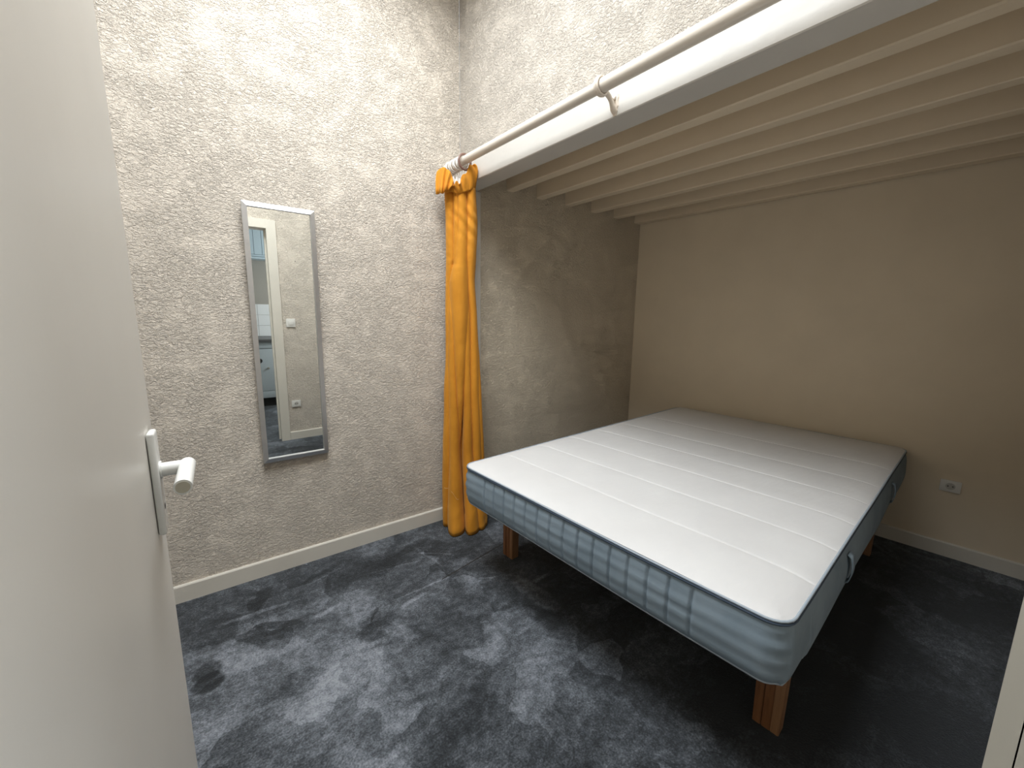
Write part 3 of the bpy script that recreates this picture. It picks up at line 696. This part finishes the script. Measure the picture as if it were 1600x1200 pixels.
# ---------------------------------------------------------------- kitchen seen through the doorway (in the mirror)
KX0, KX1 = -2.5, .62
boxes('wall_kitchen', [((KX0, KY-.1, 0), (KX1, KY, 2.6)), ((KX0-.1, KY-.1, 0), (KX0, NY-.12, 2.6)), ((KX1, KY-.1, 0), (KX1+.1, NY-.12, .98)), ((KX1, KY-.1, 2.12), (KX1+.1, NY-.12, 2.6)),
                       ((KX1, KY-.1, .98), (KX1+.1, -3.82, 2.12)), ((KX1, -2.86, .98), (KX1+.1, NY-.12, 2.12)), ((DX1+.3, NY-.125, 0), (KX1, NY-.12, 2.6)), ((KX0, NY-.125, 0), (XL, NY-.12, 2.6))], 'kitchen_wall', **ST)
box('ceiling_kitchen', (KX0-.1, KY-.1, 2.6), (KX1+.1, NY-.12, 2.7), 'ceiling', **ST)
w = empty('added_window', (KX1+.05, -3.34, 1.55), **ST)  # unseen window, added to go with the kitchen fill light
for nm, a, b in (('window_frame', (-.02, -.48, -.57), (.02, -.43, .57)), ('window_frame', (-.02, .43, -.57), (.02, .48, .57)), ('window_frame', (-.02, -.43, .52), (.02, .43, .57)), ('window_frame', (-.02, -.43, -.57), (.02, .43, -.52))):
    box(nm, a, b, 'trim', w)
box('pane', (-.003, -.43, -.52), (.003, .43, .52), 'glass', w)
splash = box('wall_splashback', (-1.25, KY, .885), (-.35, KY+.006, 1.32), 'grout', **ST)
for i in range(6):
    for j in range(3):
        x0 = -1.247+.15*i; z0 = .886+.146*j
        box('tile', (x0, KY+.004, z0), (x0+.146, KY+.011, z0+.142), 'tile', splash, bev=.0015, seg=1)
uc = empty('wall_cabinet', (-.80, KY, 1.90), label='pale blue wall cabinet in the kitchen, seen in the mirror through the doorway', cat='cabinet')
box('cabinet_body', (-.45, .001, .0), (.45, .30, .46), 'blue_white', uc)
for k in range(10):
    box('grooved_board', (-.448+.0898*k, .300, .05), (-.448+.0898*k+.0855, .314, .455), 'blue_white', uc, bev=.002, seg=1)
box('bottom_rail', (-.452, .300, .025), (.452, .322, .047), 'blue_white', uc, bev=.003)
box('bottom_rail', (-.452, .300, -.005), (.452, .330, .020), 'blue_white', uc, bev=.003)
bc_ = empty('base_cabinet', (-.80, KY, 0), label='pale grey kitchen base cabinet under the worktop, seen in the mirror', cat='cabinet')
box('cabinet_body', (-.45, .001, .12), (.45, .555, .853), 'kitchen_unit', bc_)
box('plinth', (-.45, .02, 0), (.45, .50, .12), 'dark', bc_)
box('drawer_front', (-.449, .555, .770), (.449, .580, .805), 'kitchen_unit', bc_, bev=.002)
box('lower_rail', (-.449, .555, .122), (.449, .580, .210), 'kitchen_unit', bc_, bev=.002)
for x0, x1 in ((-.449, .12), (.124, .449)):
    dr = box('cabinet_door', (x0, .555, .215), (x1, .580, .762), 'kitchen_unit', bc_, bev=.002)
    tube('knob', [((x1-.085 if x0 < 0 else x0+.04), .580, .515), ((x1-.085 if x0 < 0 else x0+.04), .602, .515)], .012, 'steel', dr, n=14)
tube('finger_hole', [(-.055, .5805, .61), (-.055, .5815, .61)], .030, 'dark', bc_, n=24)
box('worktop', (-1.25, KY+.012, .855), (-.35, KY+.60, .885), 'worktop', bev=.004, label='dark kitchen worktop on the base cabinet, seen in the mirror', cat='worktop')
